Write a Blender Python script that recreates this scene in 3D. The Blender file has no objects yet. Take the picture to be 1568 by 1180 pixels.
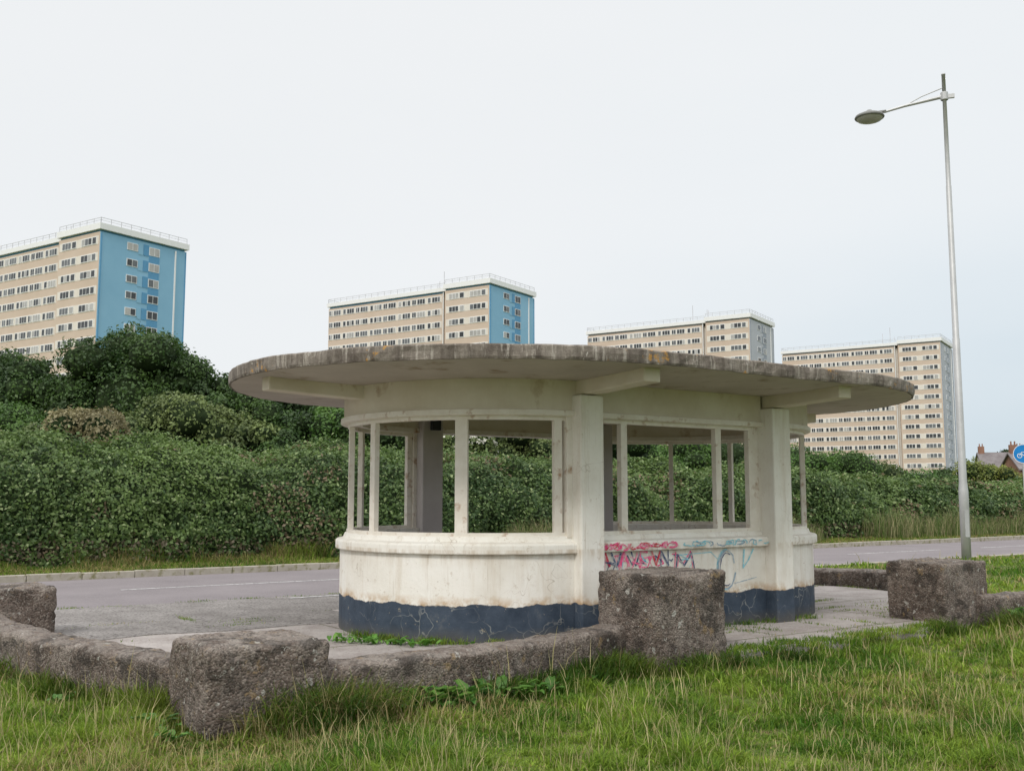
import bpy, bmesh, math, random
import numpy as np
from mathutils import Vector, Matrix
random.seed(5); rng=np.random.default_rng(7)
S=bpy.context.scene; COL=S.collection
TH=math.radians(34.0)
A=np.array([math.cos(TH),math.sin(TH)]); B=np.array([-math.sin(TH),math.cos(TH)]); N=-B
def SW(s,w): return (s*A[0]+w*B[0], s*A[1]+w*B[1])
def toSW(x,y): return x*A[0]+y*A[1], x*B[0]+y*B[1]
# ---------------------------------------------------------------- noise
_r=np.random.default_rng(3)
_D=_r.normal(size=(40,3)); _D/=np.linalg.norm(_D,axis=1)[:,None]; _P=_r.uniform(0,6.28,40); _F=_r.uniform(.7,1.6,40)
def ns(p,f=1.0,k=0):
    p=np.asarray(p,float)*f; out=0
    for i in range(k,k+7):
        j=i%40; out=out+np.sin((p@_D[j])*_F[j]*3+_P[j]+1.3*np.sin((p@_D[(j+9)%40])*2.1+_P[(j+5)%40]))
    return out/4.0
def fb(p,f=1.0,k=0,o=3):
    a=1;t=0;out=0
    for i in range(o):
        out=out+a*ns(p,f,k+i*7); t+=a; a*=.5; f*=2.1
    return out/t
def sst(x,a,b):
    t=np.clip((np.asarray(x,float)-a)/(b-a),0,1); return t*t*(3-2*t)
# ---------------------------------------------------------------- material helpers
def newmat(name):
    m=bpy.data.materials.new(name); m.use_nodes=True; nt=m.node_tree
    b=nt.nodes["Principled BSDF"]; return m,nt,b
def nd(nt,t,**k):
    n=nt.nodes.new(t)
    for a,v in k.items(): setattr(n,a,v)
    return n
def noise(nt,co,scale,detail=6,rough=.6,sc=None):
    n=nd(nt,'ShaderNodeTexNoise'); n.inputs['Scale'].default_value=scale; n.inputs['Detail'].default_value=detail; n.inputs['Roughness'].default_value=rough
    if sc:
        mp=nd(nt,'ShaderNodeMapping'); mp.inputs['Scale'].default_value=sc; nt.links.new(co,mp.inputs['Vector']); co=mp.outputs[0]
    nt.links.new(co,n.inputs['Vector']); return n.outputs['Fac']
def ramp(nt,fac,stops):
    r=nd(nt,'ShaderNodeValToRGB'); e=r.color_ramp.elements
    while len(e)<len(stops): e.new(.5)
    for i,(p,c) in enumerate(stops):
        e[i].position=p; e[i].color=(*c,1) if hasattr(c,'__len__') else (c,c,c,1)
    nt.links.new(fac,r.inputs[0]); return r.outputs[0]
def mix(nt,fac,a,b,mode='MIX'):
    m=nd(nt,'ShaderNodeMix',data_type='RGBA',blend_type=mode)
    if isinstance(fac,(int,float)): m.inputs[0].default_value=fac
    else: nt.links.new(fac,m.inputs[0])
    for i,v in ((6,a),(7,b)):
        if isinstance(v,tuple): m.inputs[i].default_value=(*v,1)
        else: nt.links.new(v,m.inputs[i])
    return m.outputs[2]
def mth(nt,op,a,b=0.0,c=None):
    m=nd(nt,'ShaderNodeMath',operation=op)
    for i,v in enumerate((a,b) if c is None else (a,b,c)):
        if isinstance(v,(int,float)): m.inputs[i].default_value=v
        else: nt.links.new(v,m.inputs[i])
    return m.outputs[0]
def bump(nt,b,h,st=.3,d=.01):
    n=nd(nt,'ShaderNodeBump'); n.inputs['Strength'].default_value=st; n.inputs['Distance'].default_value=d
    nt.links.new(h,n.inputs['Height']); nt.links.new(n.outputs[0],b.inputs['Normal'])
def coords(nt): return nd(nt,'ShaderNodeTexCoord').outputs['Object']
def mottled(name,c1,c2,scale=3,rough=.85,bs=.2,bd=.01,bscale=60,c3=None,s3=20,t3=.52):
    m,nt,b=newmat(name); co=coords(nt)
    n=noise(nt,co,scale,8,.65); col=ramp(nt,n,[(.3,c1),(.7,c2)])
    if c3:
        f=ramp(nt,noise(nt,co,s3,5,.6),[(t3,0.0),(t3+.14,1.0)]); col=mix(nt,f,col,c3)
    nt.links.new(col,b.inputs['Base Color']); b.inputs['Roughness'].default_value=rough; b.inputs['Specular IOR Level'].default_value=.25
    if bs: bump(nt,b,noise(nt,co,bscale,4,.6),bs,bd)
    return m
def plain(name,c,rough=.6,metal=0,var=.12,scale=4):
    c1=tuple(x*(1-var) for x in c); c2=tuple(min(1,x*(1+var)) for x in c)
    m=mottled(name,c1,c2,scale,rough,0); m.node_tree.nodes["Principled BSDF"].inputs['Metallic'].default_value=metal; return m
def attrmat(name,rough=.6,trans=.25,spec=.2):
    m,nt,b=newmat(name); a=nd(nt,'ShaderNodeAttribute',attribute_name='Col')
    nt.links.new(a.outputs['Color'],b.inputs['Base Color']); b.inputs['Roughness'].default_value=rough; b.inputs['Specular IOR Level'].default_value=spec
    if trans:
        t=nd(nt,'ShaderNodeBsdfTranslucent'); nt.links.new(a.outputs['Color'],t.inputs[0]); x=nd(nt,'ShaderNodeMixShader'); x.inputs[0].default_value=trans
        nt.links.new(b.outputs[0],x.inputs[1]); nt.links.new(t.outputs[0],x.inputs[2]); nt.links.new(x.outputs[0],nt.nodes['Material Output'].inputs[0])
    return m
# ---------------------------------------------------------------- mesh helpers
class MB:
    def __init__(s): s.v=[]; s.f=[]; s.m=[]
    def quadbox(s,c,mi=0):
        o=len(s.v); s.v+= [tuple(p) for p in c]
        for f in ((0,3,2,1),(4,5,6,7),(0,1,5,4),(1,2,6,5),(2,3,7,6),(3,0,4,7)): s.f.append(tuple(o+i for i in f)); s.m.append(mi)
    def obox(s,O,ax,ay,x0,x1,y0,y1,z0,z1,mi=0):
        def P(x,y,z): return (O[0]+ax[0]*x+ay[0]*y,O[1]+ax[1]*x+ay[1]*y,z)
        s.quadbox([P(x0,y0,z0),P(x1,y0,z0),P(x1,y1,z0),P(x0,y1,z0),P(x0,y0,z1),P(x1,y0,z1),P(x1,y1,z1),P(x0,y1,z1)],mi)
    def quad(s,pts,mi=0):
        o=len(s.v); s.v+=[tuple(p) for p in pts]; s.f.append(tuple(range(o,o+len(pts)))); s.m.append(mi)
    def lathe(s,c,prof,n=24,mi=0):
        o=len(s.v)
        for r,z in prof:
            for i in range(n):
                a=6.28318*i/n; s.v.append((c[0]+r*math.cos(a),c[1]+r*math.sin(a),c[2]+z))
        for j in range(len(prof)-1):
            for i in range(n):
                k=(i+1)%n; s.f.append((o+j*n+i,o+j*n+k,o+(j+1)*n+k,o+(j+1)*n+i)); s.m.append(mi)
    def tube(s,pts,rad,n=8,mi=0):
        pts=[Vector(p) for p in pts]; o=len(s.v)
        for j,p in enumerate(pts):
            d=(pts[min(j+1,len(pts)-1)]-pts[max(j-1,0)]).normalized()
            u=d.cross(Vector((0,0,1)));  u=u.normalized() if u.length>.01 else Vector((1,0,0)); w=d.cross(u)
            r=rad[j] if hasattr(rad,'__len__') else rad
            for i in range(n):
                a=6.28318*i/n; s.v.append(tuple(p+u*r*math.cos(a)+w*r*math.sin(a)))
        for j in range(len(pts)-1):
            for i in range(n):
                k=(i+1)%n; s.f.append((o+j*n+i,o+j*n+k,o+(j+1)*n+k,o+(j+1)*n+i)); s.m.append(mi)
        s.f.append(tuple(o+i for i in range(n))); s.m.append(mi); e=o+(len(pts)-1)*n
        s.f.append(tuple(e+n-1-i for i in range(n))); s.m.append(mi)
    def sweep(s,path,prof,mi=0,closed=False):
        o=len(s.v); k=len(prof)
        for (x,y,nx,ny) in path:
            for (r,z) in prof: s.v.append((x+nx*r,y+ny*r,z))
        L=len(path)
        for j in range(L-1 if not closed else L):
            for i in range(k):
                a=o+j*k+i; b=o+j*k+(i+1)%k; jj=(j+1)%L
                s.f.append((a,b,o+jj*k+(i+1)%k,o+jj*k+i)); s.m.append(mi)
        if not closed:
            s.f.append(tuple(o+i for i in range(k))[::-1]); s.m.append(mi)
            s.f.append(tuple(o+(L-1)*k+i for i in range(k))); s.m.append(mi)
    def obj(s,name,mats,parent=None,smooth=False,bev=0,recalc=True):
        me=bpy.data.meshes.new(name); me.from_pydata(s.v,[],s.f); me.polygons.foreach_set('material_index',s.m)
        for m in mats: me.materials.append(m)
        if recalc:
            bm=bmesh.new(); bm.from_mesh(me); bmesh.ops.recalc_face_normals(bm,faces=bm.faces); bm.to_mesh(me); bm.free()
        if smooth: me.polygons.foreach_set('use_smooth',[True]*len(me.polygons))
        ob=bpy.data.objects.new(name,me); COL.objects.link(ob)
        if bev:
            mo=ob.modifiers.new('b','BEVEL'); mo.width=bev; mo.segments=2; mo.limit_method='ANGLE'; mo.angle_limit=.6
        if parent: par(ob,parent)
        return ob
def par(ob,p):
    ob.parent=p; ob.matrix_parent_inverse=Matrix.Translation(-p.location)
def empty(name,loc):
    e=bpy.data.objects.new(name,None); e.location=loc; e.empty_display_size=.3; COL.objects.link(e); return e
def np_mesh(name,V,faces,mats,cols=None,parent=None,smooth=False):
    me=bpy.data.meshes.new(name); V=np.asarray(V,np.float32); me.vertices.add(len(V)); me.vertices.foreach_set('co',V.ravel())
    lp=np.concatenate([f.ravel() for f,_ in faces]).astype(np.int32)
    tot=np.concatenate([np.full(len(f),f.shape[1]) for f,_ in faces]).astype(np.int32)
    mi=np.concatenate([np.full(len(f),m) for f,m in faces]).astype(np.int32)
    st=np.concatenate([[0],np.cumsum(tot)[:-1]]).astype(np.int32)
    me.loops.add(len(lp)); me.loops.foreach_set('vertex_index',lp); me.polygons.add(len(tot)); me.polygons.foreach_set('loop_start',st); me.polygons.foreach_set('loop_total',tot)
    me.polygons.foreach_set('material_index',mi)
    if smooth: me.polygons.foreach_set('use_smooth',np.ones(len(tot),bool))
    for m in mats: me.materials.append(m)
    if cols is not None:
        a=me.color_attributes.new('Col','FLOAT_COLOR','POINT'); c=np.ones((len(V),4),np.float32); c[:,:3]=cols; a.data.foreach_set('color',c.ravel())
    me.update(calc_edges=True); me.validate()
    ob=bpy.data.objects.new(name,me); COL.objects.link(ob)
    if parent: par(ob,parent)
    return ob
# ---------------------------------------------------------------- materials
LEAF=attrmat('leaf_material',.5,.3,.35); GRASS=attrmat('grass_blade_material',.55,.3,.25)
HULL=mottled('light_blocking_hull_material',(.012,.022,.008),(.03,.05,.015),6,1,0)  # dark solid core added behind the leaves to stop light leaking through
BARK=mottled('bark_material',(.05,.04,.03),(.13,.11,.09),12,.9,.5,.02)
def paint_mat():
    m,nt,b=newmat('shelter_paint_material'); co=coords(nt)
    base=ramp(nt,noise(nt,co,1.6,8,.6),[(.3,(.70,.66,.58)),(.5,(.81,.78,.71)),(.75,(.86,.84,.79))])
    st=ramp(nt,noise(nt,co,1.0,7,.7,(7,7,.8)),[(.50,0.0),(.70,1.0)])
    base=mix(nt,mth(nt,'MULTIPLY',st,.34),base,(.48,.37,.24))
    st2=ramp(nt,noise(nt,co,1.3,6,.7,(22,22,1.1)),[(.60,0.0),(.72,1.0)])
    base=mix(nt,mth(nt,'MULTIPLY',st2,.40),base,(.36,.27,.17))
    fine=ramp(nt,noise(nt,co,38,4,.7),[(.29,1.0),(.36,0.0)]); base=mix(nt,mth(nt,'MULTIPLY',fine,.5),base,(.33,.26,.18))
    sp2=mth(nt,'MULTIPLY',ramp(nt,noise(nt,co,9,8,.75),[(.60,0.0),(.62,1.0)]),ramp(nt,noise(nt,co,1.3,3),[(.45,0.),(.6,1.)])); base=mix(nt,mth(nt,'MULTIPLY',sp2,.5),base,(.45,.36,.26))
    z=nd(nt,'ShaderNodeSeparateXYZ'); nt.links.new(co,z.inputs[0]); Z=z.outputs[2]
    ug=mth(nt,'MULTIPLY',ramp(nt,Z,[(.70,0.),(.80,.35),(.862,1.),(.885,.9),(.90,0.)]),ramp(nt,noise(nt,co,1.0,6,.7,(9,9,1.5)),[(.42,0.),(.62,1.)])); base=mix(nt,mth(nt,'MULTIPLY',ug,.6),base,(.40,.29,.17))
    zz=mth(nt,'ADD',Z,mth(nt,'MULTIPLY',mth(nt,'SUBTRACT',noise(nt,co,3.2,6,.6),.5),.14))
    ru=mth(nt,'MULTIPLY',ramp(nt,zz,[(.37,1.0),(.46,0.0)]),ramp(nt,noise(nt,co,5,6,.7),[(.43,0.0),(.58,1.0)]))
    base=mix(nt,mth(nt,'MULTIPLY',ru,.75),base,(.44,.25,.08))
    vor=nd(nt,'ShaderNodeTexVoronoi',feature='DISTANCE_TO_EDGE'); vor.inputs['Scale'].default_value=4.2
    wn=nd(nt,'ShaderNodeTexNoise'); wn.inputs['Scale'].default_value=5; nt.links.new(co,wn.inputs['Vector'])
    nt.links.new(mix(nt,.3,co,wn.outputs['Color']),vor.inputs['Vector'])
    v2=nd(nt,'ShaderNodeTexVoronoi',feature='DISTANCE_TO_EDGE'); v2.inputs['Scale'].default_value=2.1; nt.links.new(mix(nt,.4,co,wn.outputs['Color']),v2.inputs['Vector'])
    c2=mth(nt,'MULTIPLY',ramp(nt,v2.outputs['Distance'],[(.0015,1.),(.005,0.)]),ramp(nt,noise(nt,co,1.7,3),[(.48,0.),(.6,1.)])); base=mix(nt,mth(nt,'MULTIPLY',c2,.6),base,(.30,.22,.15))
    cr=mth(nt,'MULTIPLY',ramp(nt,vor.outputs['Distance'],[(.005,1.0),(.02,0.0)]),ramp(nt,noise(nt,co,2.2,3),[(.45,0.0),(.62,1.0)]))
    dk=ramp(nt,noise(nt,co,5,8,.65),[(.3,(.026,.040,.062)),(.62,(.055,.075,.105)),(.8,(.14,.145,.15))])
    dk=mix(nt,mth(nt,'MULTIPLY',cr,.55),dk,(.42,.42,.38))
    fl=ramp(nt,noise(nt,co,13,8,.75),[(.63,0.),(.65,1.)]); dk=mix(nt,mth(nt,'MULTIPLY',fl,.6),dk,(.42,.36,.25))
    gr=mth(nt,'MULTIPLY',ramp(nt,zz,[(.02,1.0),(.16,0.0)]),.45); dk=mix(nt,gr,dk,(.15,.125,.085))
    band=ramp(nt,zz,[(.362,0.0),(.368,1.0)])
    nt.links.new(mix(nt,band,dk,base),b.inputs['Base Color']); b.inputs['Roughness'].default_value=.75; b.inputs['Specular IOR Level'].default_value=.3
    bump(nt,b,mth(nt,'ADD',noise(nt,co,14,8,.7),mth(nt,'MULTIPLY',band,.3)),.4,.014); return m
PAINT=paint_mat()
def rim_mat():
    m,nt,b=newmat('weathered_roof_concrete_material'); co=coords(nt)
    c=ramp(nt,noise(nt,co,4,9,.72),[(.3,(.09,.07,.058)),(.5,(.21,.18,.15)),(.72,(.34,.30,.26))])
    st=ramp(nt,noise(nt,co,1.0,6,.7,(11,11,1.0)),[(.45,0.0),(.60,1.0)]); c=mix(nt,mth(nt,'MULTIPLY',st,.62),c,(.065,.05,.04))
    s2=ramp(nt,noise(nt,co,1.7,6,.7,(13,13,1.0)),[(.56,0.0),(.62,1.0)]); c=mix(nt,mth(nt,'MULTIPLY',s2,.6),c,(.44,.40,.35))
    li=ramp(nt,noise(nt,co,3.3,8,.75),[(.60,0.0),(.63,1.0)]); c=mix(nt,mth(nt,'MULTIPLY',li,.8),c,(.46,.24,.05))
    wl=ramp(nt,noise(nt,co,9,6,.7),[(.66,0.0),(.69,1.0)]); c=mix(nt,wl,c,(.5,.47,.42))
    nt.links.new(c,b.inputs['Base Color']); b.inputs['Roughness'].default_value=.95; bump(nt,b,noise(nt,co,30,6,.7),.7,.015); return m
RIM=rim_mat()
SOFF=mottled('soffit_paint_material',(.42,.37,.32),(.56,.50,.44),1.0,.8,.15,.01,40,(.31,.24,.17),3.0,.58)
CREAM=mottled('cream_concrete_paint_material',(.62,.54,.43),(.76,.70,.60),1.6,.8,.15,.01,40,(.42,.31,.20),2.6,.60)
SHADED=mottled('shaded_rear_pillar_material',(.45,.41,.40),(.58,.54,.53),1.5,.8,.1,.01,40)  # rear pillars stand in shade; that grey is put into their colour
FRAME=mottled('window_frame_paint_material',(.72,.66,.57),(.85,.81,.74),6,.6,.1,.004,80,(.42,.27,.17),7,.58)
def pebble_mat():
    m,nt,b=newmat('pebbledash_concrete_material'); co=coords(nt)
    c=ramp(nt,noise(nt,co,2.6,8,.68),[(.32,(.085,.060,.046)),(.5,(.19,.145,.118)),(.68,(.33,.28,.24))])
    v=nd(nt,'ShaderNodeTexVoronoi'); v.inputs['Scale'].default_value=65; nt.links.new(co,v.inputs['Vector'])
    sp=nd(nt,'ShaderNodeSeparateColor'); nt.links.new(v.outputs['Color'],sp.inputs[0])
    c=mix(nt,mth(nt,'MULTIPLY',ramp(nt,sp.outputs[0],[(.55,0.0),(.9,1.0)]),.5),c,(.40,.35,.30))
    c=mix(nt,mth(nt,'MULTIPLY',ramp(nt,sp.outputs[1],[(.7,0.0),(.85,1.0)]),.6),c,(.045,.034,.028))
    z=nd(nt,'ShaderNodeNewGeometry'); sx=nd(nt,'ShaderNodeSeparateXYZ'); nt.links.new(z.outputs['Normal'],sx.inputs[0])
    up=ramp(nt,sx.outputs[2],[(.3,0.0),(.8,1.0)])
    lich=mth(nt,'MULTIPLY',up,ramp(nt,noise(nt,co,7,8,.75),[(.42,0.0),(.58,1.0)])); c=mix(nt,mth(nt,'MULTIPLY',lich,.45),c,(.38,.34,.30))
    vs=ramp(nt,noise(nt,co,1.,6,.7,(9,9,1.2)),[(.55,0.),(.7,1.)]); c=mix(nt,mth(nt,'MULTIPLY',vs,.35),c,(.44,.40,.35))
    dark=ramp(nt,noise(nt,co,3.1,8,.72),[(.52,0.0),(.60,1.0)]); c=mix(nt,mth(nt,'MULTIPLY',dark,.72),c,(.032,.025,.02))
    og=ramp(nt,noise(nt,co,6.3,6,.7),[(.60,0.0),(.64,1.0)]); c=mix(nt,mth(nt,'MULTIPLY',og,.5),c,(.38,.26,.12))
    wt=ramp(nt,noise(nt,co,11,6,.6),[(.64,0.0),(.66,1.0)]); c=mix(nt,mth(nt,'MULTIPLY',wt,.85),c,(.50,.48,.43))
    nt.links.new(c,b.inputs['Base Color']); b.inputs['Roughness'].default_value=.95
    bump(nt,b,mth(nt,'ADD',mth(nt,'MULTIPLY',v.outputs['Distance'],-.7),mth(nt,'MULTIPLY',noise(nt,co,18,7,.75),1.6)),1.0,.025); return m
PEB=pebble_mat()
ASPH=mottled('asphalt_material',(.17,.15,.155),(.225,.20,.205),.8,.9,.3,.006,160,(.25,.23,.23),40)
GRAV=mottled('worn_tarmac_material',(.18,.165,.155),(.31,.29,.275),2,.95,.5,.01,70,(.09,.08,.075),34,.50)
def slab_mat():
    m,nt,b=newmat('concrete_paving_material'); co=coords(nt)
    mp=nd(nt,'ShaderNodeMapping'); mp.inputs['Rotation'].default_value=(0,0,-TH); nt.links.new(co,mp.inputs[0])
    br=nd(nt,'ShaderNodeTexBrick'); br.inputs['Scale'].default_value=1; br.offset=.5; br.inputs['Brick Width'].default_value=2.2; br.inputs['Row Height'].default_value=1.7; br.inputs['Mortar Size'].default_value=.018
    br.inputs['Color1'].default_value=(.38,.34,.32,1); br.inputs['Color2'].default_value=(.43,.39,.37,1); br.inputs['Mortar'].default_value=(.10,.10,.05,1)
    wn=nd(nt,'ShaderNodeTexNoise'); wn.inputs['Scale'].default_value=6; nt.links.new(co,wn.inputs['Vector'])
    nt.links.new(mix(nt,.05,mp.outputs[0],wn.outputs['Color']),br.inputs['Vector'])
    c=mix(nt,mth(nt,'MULTIPLY',ramp(nt,noise(nt,co,1.7,9,.72),[(.4,0.0),(.62,1.0)]),.7),br.outputs['Color'],(.22,.185,.165))
    c=mix(nt,mth(nt,'MULTIPLY',ramp(nt,noise(nt,co,45,4,.75),[(.5,0.0),(.68,1.0)]),.45),c,(.56,.52,.49))
    c=mix(nt,mth(nt,'MULTIPLY',ramp(nt,noise(nt,co,30,4,.75),[(.56,0.0),(.66,1.0)]),.55),c,(.10,.085,.075))
    nt.links.new(c,b.inputs['Base Color']); b.inputs['Roughness'].default_value=.9; bump(nt,b,noise(nt,co,35,6,.75),.6,.012); return m
SLAB=slab_mat()
KERB=mottled('kerb_material',(.30,.27,.22),(.42,.39,.33),5,.9,.3,.01,50,(.2,.19,.1),8)
LINE=mottled('road_paint_material',(.50,.49,.48),(.68,.67,.66),8,.8,.0,c3=(.25,.24,.24),s3=18,t3=.46)
SOIL=mottled('ground_grass_soil_material',(.05,.08,.015),(.11,.14,.03),1.3,1,.4,.03,30,(.12,.09,.04),5)
# ---------------------------------------------------------------- ground
TERR=[(-5.19,10.73),(-4.75,9.75),(-4.2,9.15),(-3.3,8.3),(-2.2,7.5),(-1.5,7.35),(-.3,8.05),(.4,8.8),(.9,9.35),(1.5,9.3),(2.1,9.35),(2.6,9.75),(3.2,10.0),(3.7,10.55),(4.3,10.8),(4.9,11.7),(5.6,12.8),(5.9,14.5),(5.3,15.9),(4.5,16.5),(4.2,17.05)]
def inpoly(x,y,poly):
    ins=np.zeros(len(x),bool); j=len(poly)-1
    for i in range(len(poly)):
        xi,yi=poly[i]; xj,yj=poly[j]
        c=((yi>y)!=(yj>y))&(x<(xj-xi)*(y-yi)/(yj-yi+1e-12)+xi); ins^=c; j=i
    return ins
def gh(x,y):
    x=np.asarray(x,float); y=np.asarray(y,float); s,w=toSW(x,y)
    p=np.stack([x,y,0*x],-1)
    near=-.08+.02*ns(p,.35)+.012*ns(p,1.3,5); near=near+.07*sst(s,13.8,15.5)+.05*sst(x-.3*y,1.2,3)*(1-sst(w,6,9))
    z=near*(1-sst(w,13.5,13.75))+(-.2)*sst(w,13.5,13.75)
    z=z*(1-sst(w,19.55,19.7))+(.02)*sst(w,19.55,19.7)
    return z
def axis_pts(lo,hi,d0,d1,step,extra=()):
    a=list(np.arange(d0,d1,step)); g=step; x=d0
    while x>lo: g*=1.35; x-=g; a.append(max(x,lo))
    g=step; x=d1; a.append(d1)
    while x<hi: g*=1.35; x+=g; a.append(min(x,hi))
    return np.unique(np.array(a+list(extra)))
ss=axis_pts(-2500,2500,-6,22,.2); ww=axis_pts(-2500,2500,2,14,.2,(13.5,13.58,13.65,13.75,19.5,19.55,19.62,19.7,19.8))
GS,GW=np.meshgrid(ss,ww); gx=GS*A[0]+GW*B[0]; gy=GS*A[1]+GW*B[1]; gz=gh(gx.ravel(),gy.ravel())
nx_,ny_=len(ss),len(ww); idx=np.arange(nx_*ny_).reshape(ny_,nx_)
q=np.stack([idx[:-1,:-1].ravel(),idx[:-1,1:].ravel(),idx[1:,1:].ravel(),idx[1:,:-1].ravel()],1)
np_mesh('ground',np.stack([gx.ravel(),gy.ravel(),gz],1),[(q,0)],[SOIL],smooth=True)
m=MB(); 
for s0 in range(-300,400,20): m.quad([(*SW(s0,13.8),-.08),(*SW(s0+20,13.8),-.08),(*SW(s0+20,19.6),-.08),(*SW(s0,19.6),-.08)])
m.obj('road',[ASPH])
m=MB(); s=-40.
while s<120:
    m.obox((0,0),A,B,s,s+.905,19.6,19.74,-.16,.045+random.uniform(-.006,.006)); s+=.915
m.obj('kerb',[KERB],bev=.012)
m=MB(); s=14.2
while s<110:
    m.obox((0,0),A,B,s,s+.905,13.66,13.8,-.16,.02+random.uniform(-.006,.006)); s+=.915
m.obj('kerb',[KERB],bev=.012)
m=MB()
s=-20.
while s<110:
    m.quad([(*SW(s,17.05),-.076),(*SW(s+4,17.05),-.076),(*SW(s+4,17.13),-.076),(*SW(s,17.13),-.076)]); s+=6
m.obj('road_marking',[LINE])
m=MB()
for s0 in (5.4,9.5): m.quad([(*SW(s0,13.45),.012),(*SW(s0+1.4,13.45),.012),(*SW(s0+1.4,13.54),.012),(*SW(s0,13.54),.012)])
m.obj('parking_marking',[LINE])
m=MB(); m.obox((0,0),A,B,-60,14.2,11.8,13.8,-.2,.006); m.obj('pavement',[GRAV],bev=.01)
m=MB(); n=len(TERR); o=0
m.v=[(x,y,.01) for x,y in TERR]+[(x,y,-.25) for x,y in TERR]
m.f=[tuple(range(n))]+[(i,i+n,(i+1)%n+n,(i+1)%n) for i in range(n)]; m.m=[0]*(n+1)
m.obj('terrace_paving',[SLAB])
pl=[(-4.55,9.72),(-4.1,9.95),SW(2.8,10.72),SW(3.6,10.55),SW(4.4,10.62),SW(5.0,10.5),SW(5.3,10.9),SW(5.25,11.79),(-5.12,10.72),(-4.8,9.9)]
m=MB(); n=len(pl); m.v=[(x,y,.016) for x,y in pl]+[(x,y,.0) for x,y in pl]; m.f=[tuple(range(n))]+[(i,i+n,(i+1)%n+n,(i+1)%n) for i in range(n)]; m.m=[0]*(n+1)
m.obj('tarmac_patch',[GRAV])
# ---------------------------------------------------------------- shelter
C1=np.array([-.213,11.495]); R=1.695; L=2.75; C2=C1+A*L
SH=empty('promenade_shelter',((C1[0]+C2[0])/2,(C1[1]+C2[1])/2,0))
def arc(c,a0,a1,n=48):
    return [(c[0],c[1],math.cos(math.radians(a0+(a1-a0)*i/n)),math.sin(math.radians(a0+(a1-a0)*i/n))) for i in range(n+1)]
def straight(side,t0,t1,n=6):
    nn=N*side; return [(C1[0]+A[0]*(t0+(t1-t0)*i/n),C1[1]+A[1]*(t0+(t1-t0)*i/n),nn[0],nn[1]) for i in range(n+1)]
def wallprof(r): return [(r-.17,-.02),(r,-.02),(r,.845),(r-.17,.845)]
def copeprof(r): return [(r-.23,.847),(r+.045,.847),(r+.05,.86),(r+.05,.935),(r+.035,.95),(r-.03,.965),(r-.05,1.015),(r-.23,1.015)]
def lintprof(r): return [(r-.17,2.25),(r,2.25),(r,2.56),(r-.17,2.56)]
def ledgeprof(r): return [(r-.2,2.19),(r+.02,2.19),(r+.035,2.20),(r+.035,2.245),(r+.02,2.248),(r-.2,2.248)]
m=MB(); cp=MB(); li=MB(); le=MB()
paths=[(arc(C1,302,126),R),(arc(C2,-54,122),R),(straight(1,.14,L-.14),R-.05)]
for p,r in paths:
    m.sweep(p,wallprof(r)); cp.sweep(p,copeprof(r))
for p,r in paths+[(straight(-1,.14,L-.14),R-.05)]:
    li.sweep(p,lintprof(r-.02)); le.sweep(p,ledgeprof(r-.02))
m.obj('parapet_wall',[PAINT],SH,bev=.008); cp.obj('coping_sill',[PAINT],SH,bev=.008)
li.obj('lintel_band',[CREAM],SH); le.obj('lintel_ledge',[FRAME],SH)
m=MB(); pi=MB()
for c,sg in ((C1,1),(C2,1)):
    m.obox(c,A,N,-.145,.145,R-.32,R+.11,-.02,2.40)
m.obj('front_pillars',[PAINT],SH,bev=.015)
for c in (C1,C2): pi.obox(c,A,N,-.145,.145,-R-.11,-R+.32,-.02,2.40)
pi.obj('rear_pillars',[SHADED],SH,bev=.015)
m=MB()
def beam(c,d,r0,r1,hw=.1):
    p=np.array([-d[1],d[0]])
    def P(r,s,z): q=c+d*r+p*s; return (q[0],q[1],z)
    m.quadbox([P(r0,-hw,2.402),P(r1,-hw,2.45),P(r1,hw,2.45),P(r0,hw,2.402),P(r0,-hw,2.59),P(r1,-hw,2.60),P(r1,hw,2.60),P(r0,hw,2.59)])
for c in (C1,C2):
    for sg in (1,-1): beam(c,N*sg,R-.1,R+1.0)
    m.obox(c,A,N,-.1,.1,-R+.12,R-.12,2.40,2.58)
beam(C1,-A,R-.1,R+1.0); beam(C2,A,R-.1,R+1.0)
m.obj('roof_beams',[CREAM],SH,bev=.012)
def stad(r,n=120):
    out=[]
    for i in range(n+1): a=TH+math.pi/2+math.pi*i/n; out.append((C1[0]+r*math.cos(a),C1[1]+r*math.sin(a)))
    for i in range(1,30): q=C1+A*(L*i/30)+N*r; out.append(tuple(q))
    for i in range(n+1): a=TH-math.pi/2+math.pi*i/n; out.append((C2[0]+r*math.cos(a),C2[1]+r*math.sin(a)))
    for i in range(1,30): q=C2-A*(L*i/30)-N*r; out.append(tuple(q))
    return out
rings=[(1.5,2.545),(1.9,2.548),(2.5,2.565),(2.84,2.583),(2.885,2.577),(2.908,2.578),(2.915,2.60),(2.918,2.65),(2.915,2.695),(2.905,2.708),(2.87,2.714),(2.2,2.73),(1.0,2.75)]
V=[]
for k,(r,z) in enumerate(rings):
    ps=np.array(stad(r))
    p3=np.column_stack([ps,np.full(len(ps),z)])
    if 4<=k<=10:
        p3r=np.column_stack([np.array(stad(2.9)),np.full(len(ps),z*2)])
        j=.007*ns(p3r,5,2)+.005*ns(p3r,14,6)-.02*np.clip(ns(p3r,4,21)-.5,0,1); d=ps-(C1+C2)/2; d/=np.linalg.norm(d,axis=1)[:,None]; p3[:,:2]+=d*j[:,None]; p3[:,2]+=.004*ns(p3r,7,11)+.006*ns(p3r,1.5,4)
    V+=p3.tolist()
K=len(ps)
mb=MB(); mb.v=[tuple(v) for v in V]
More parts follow.
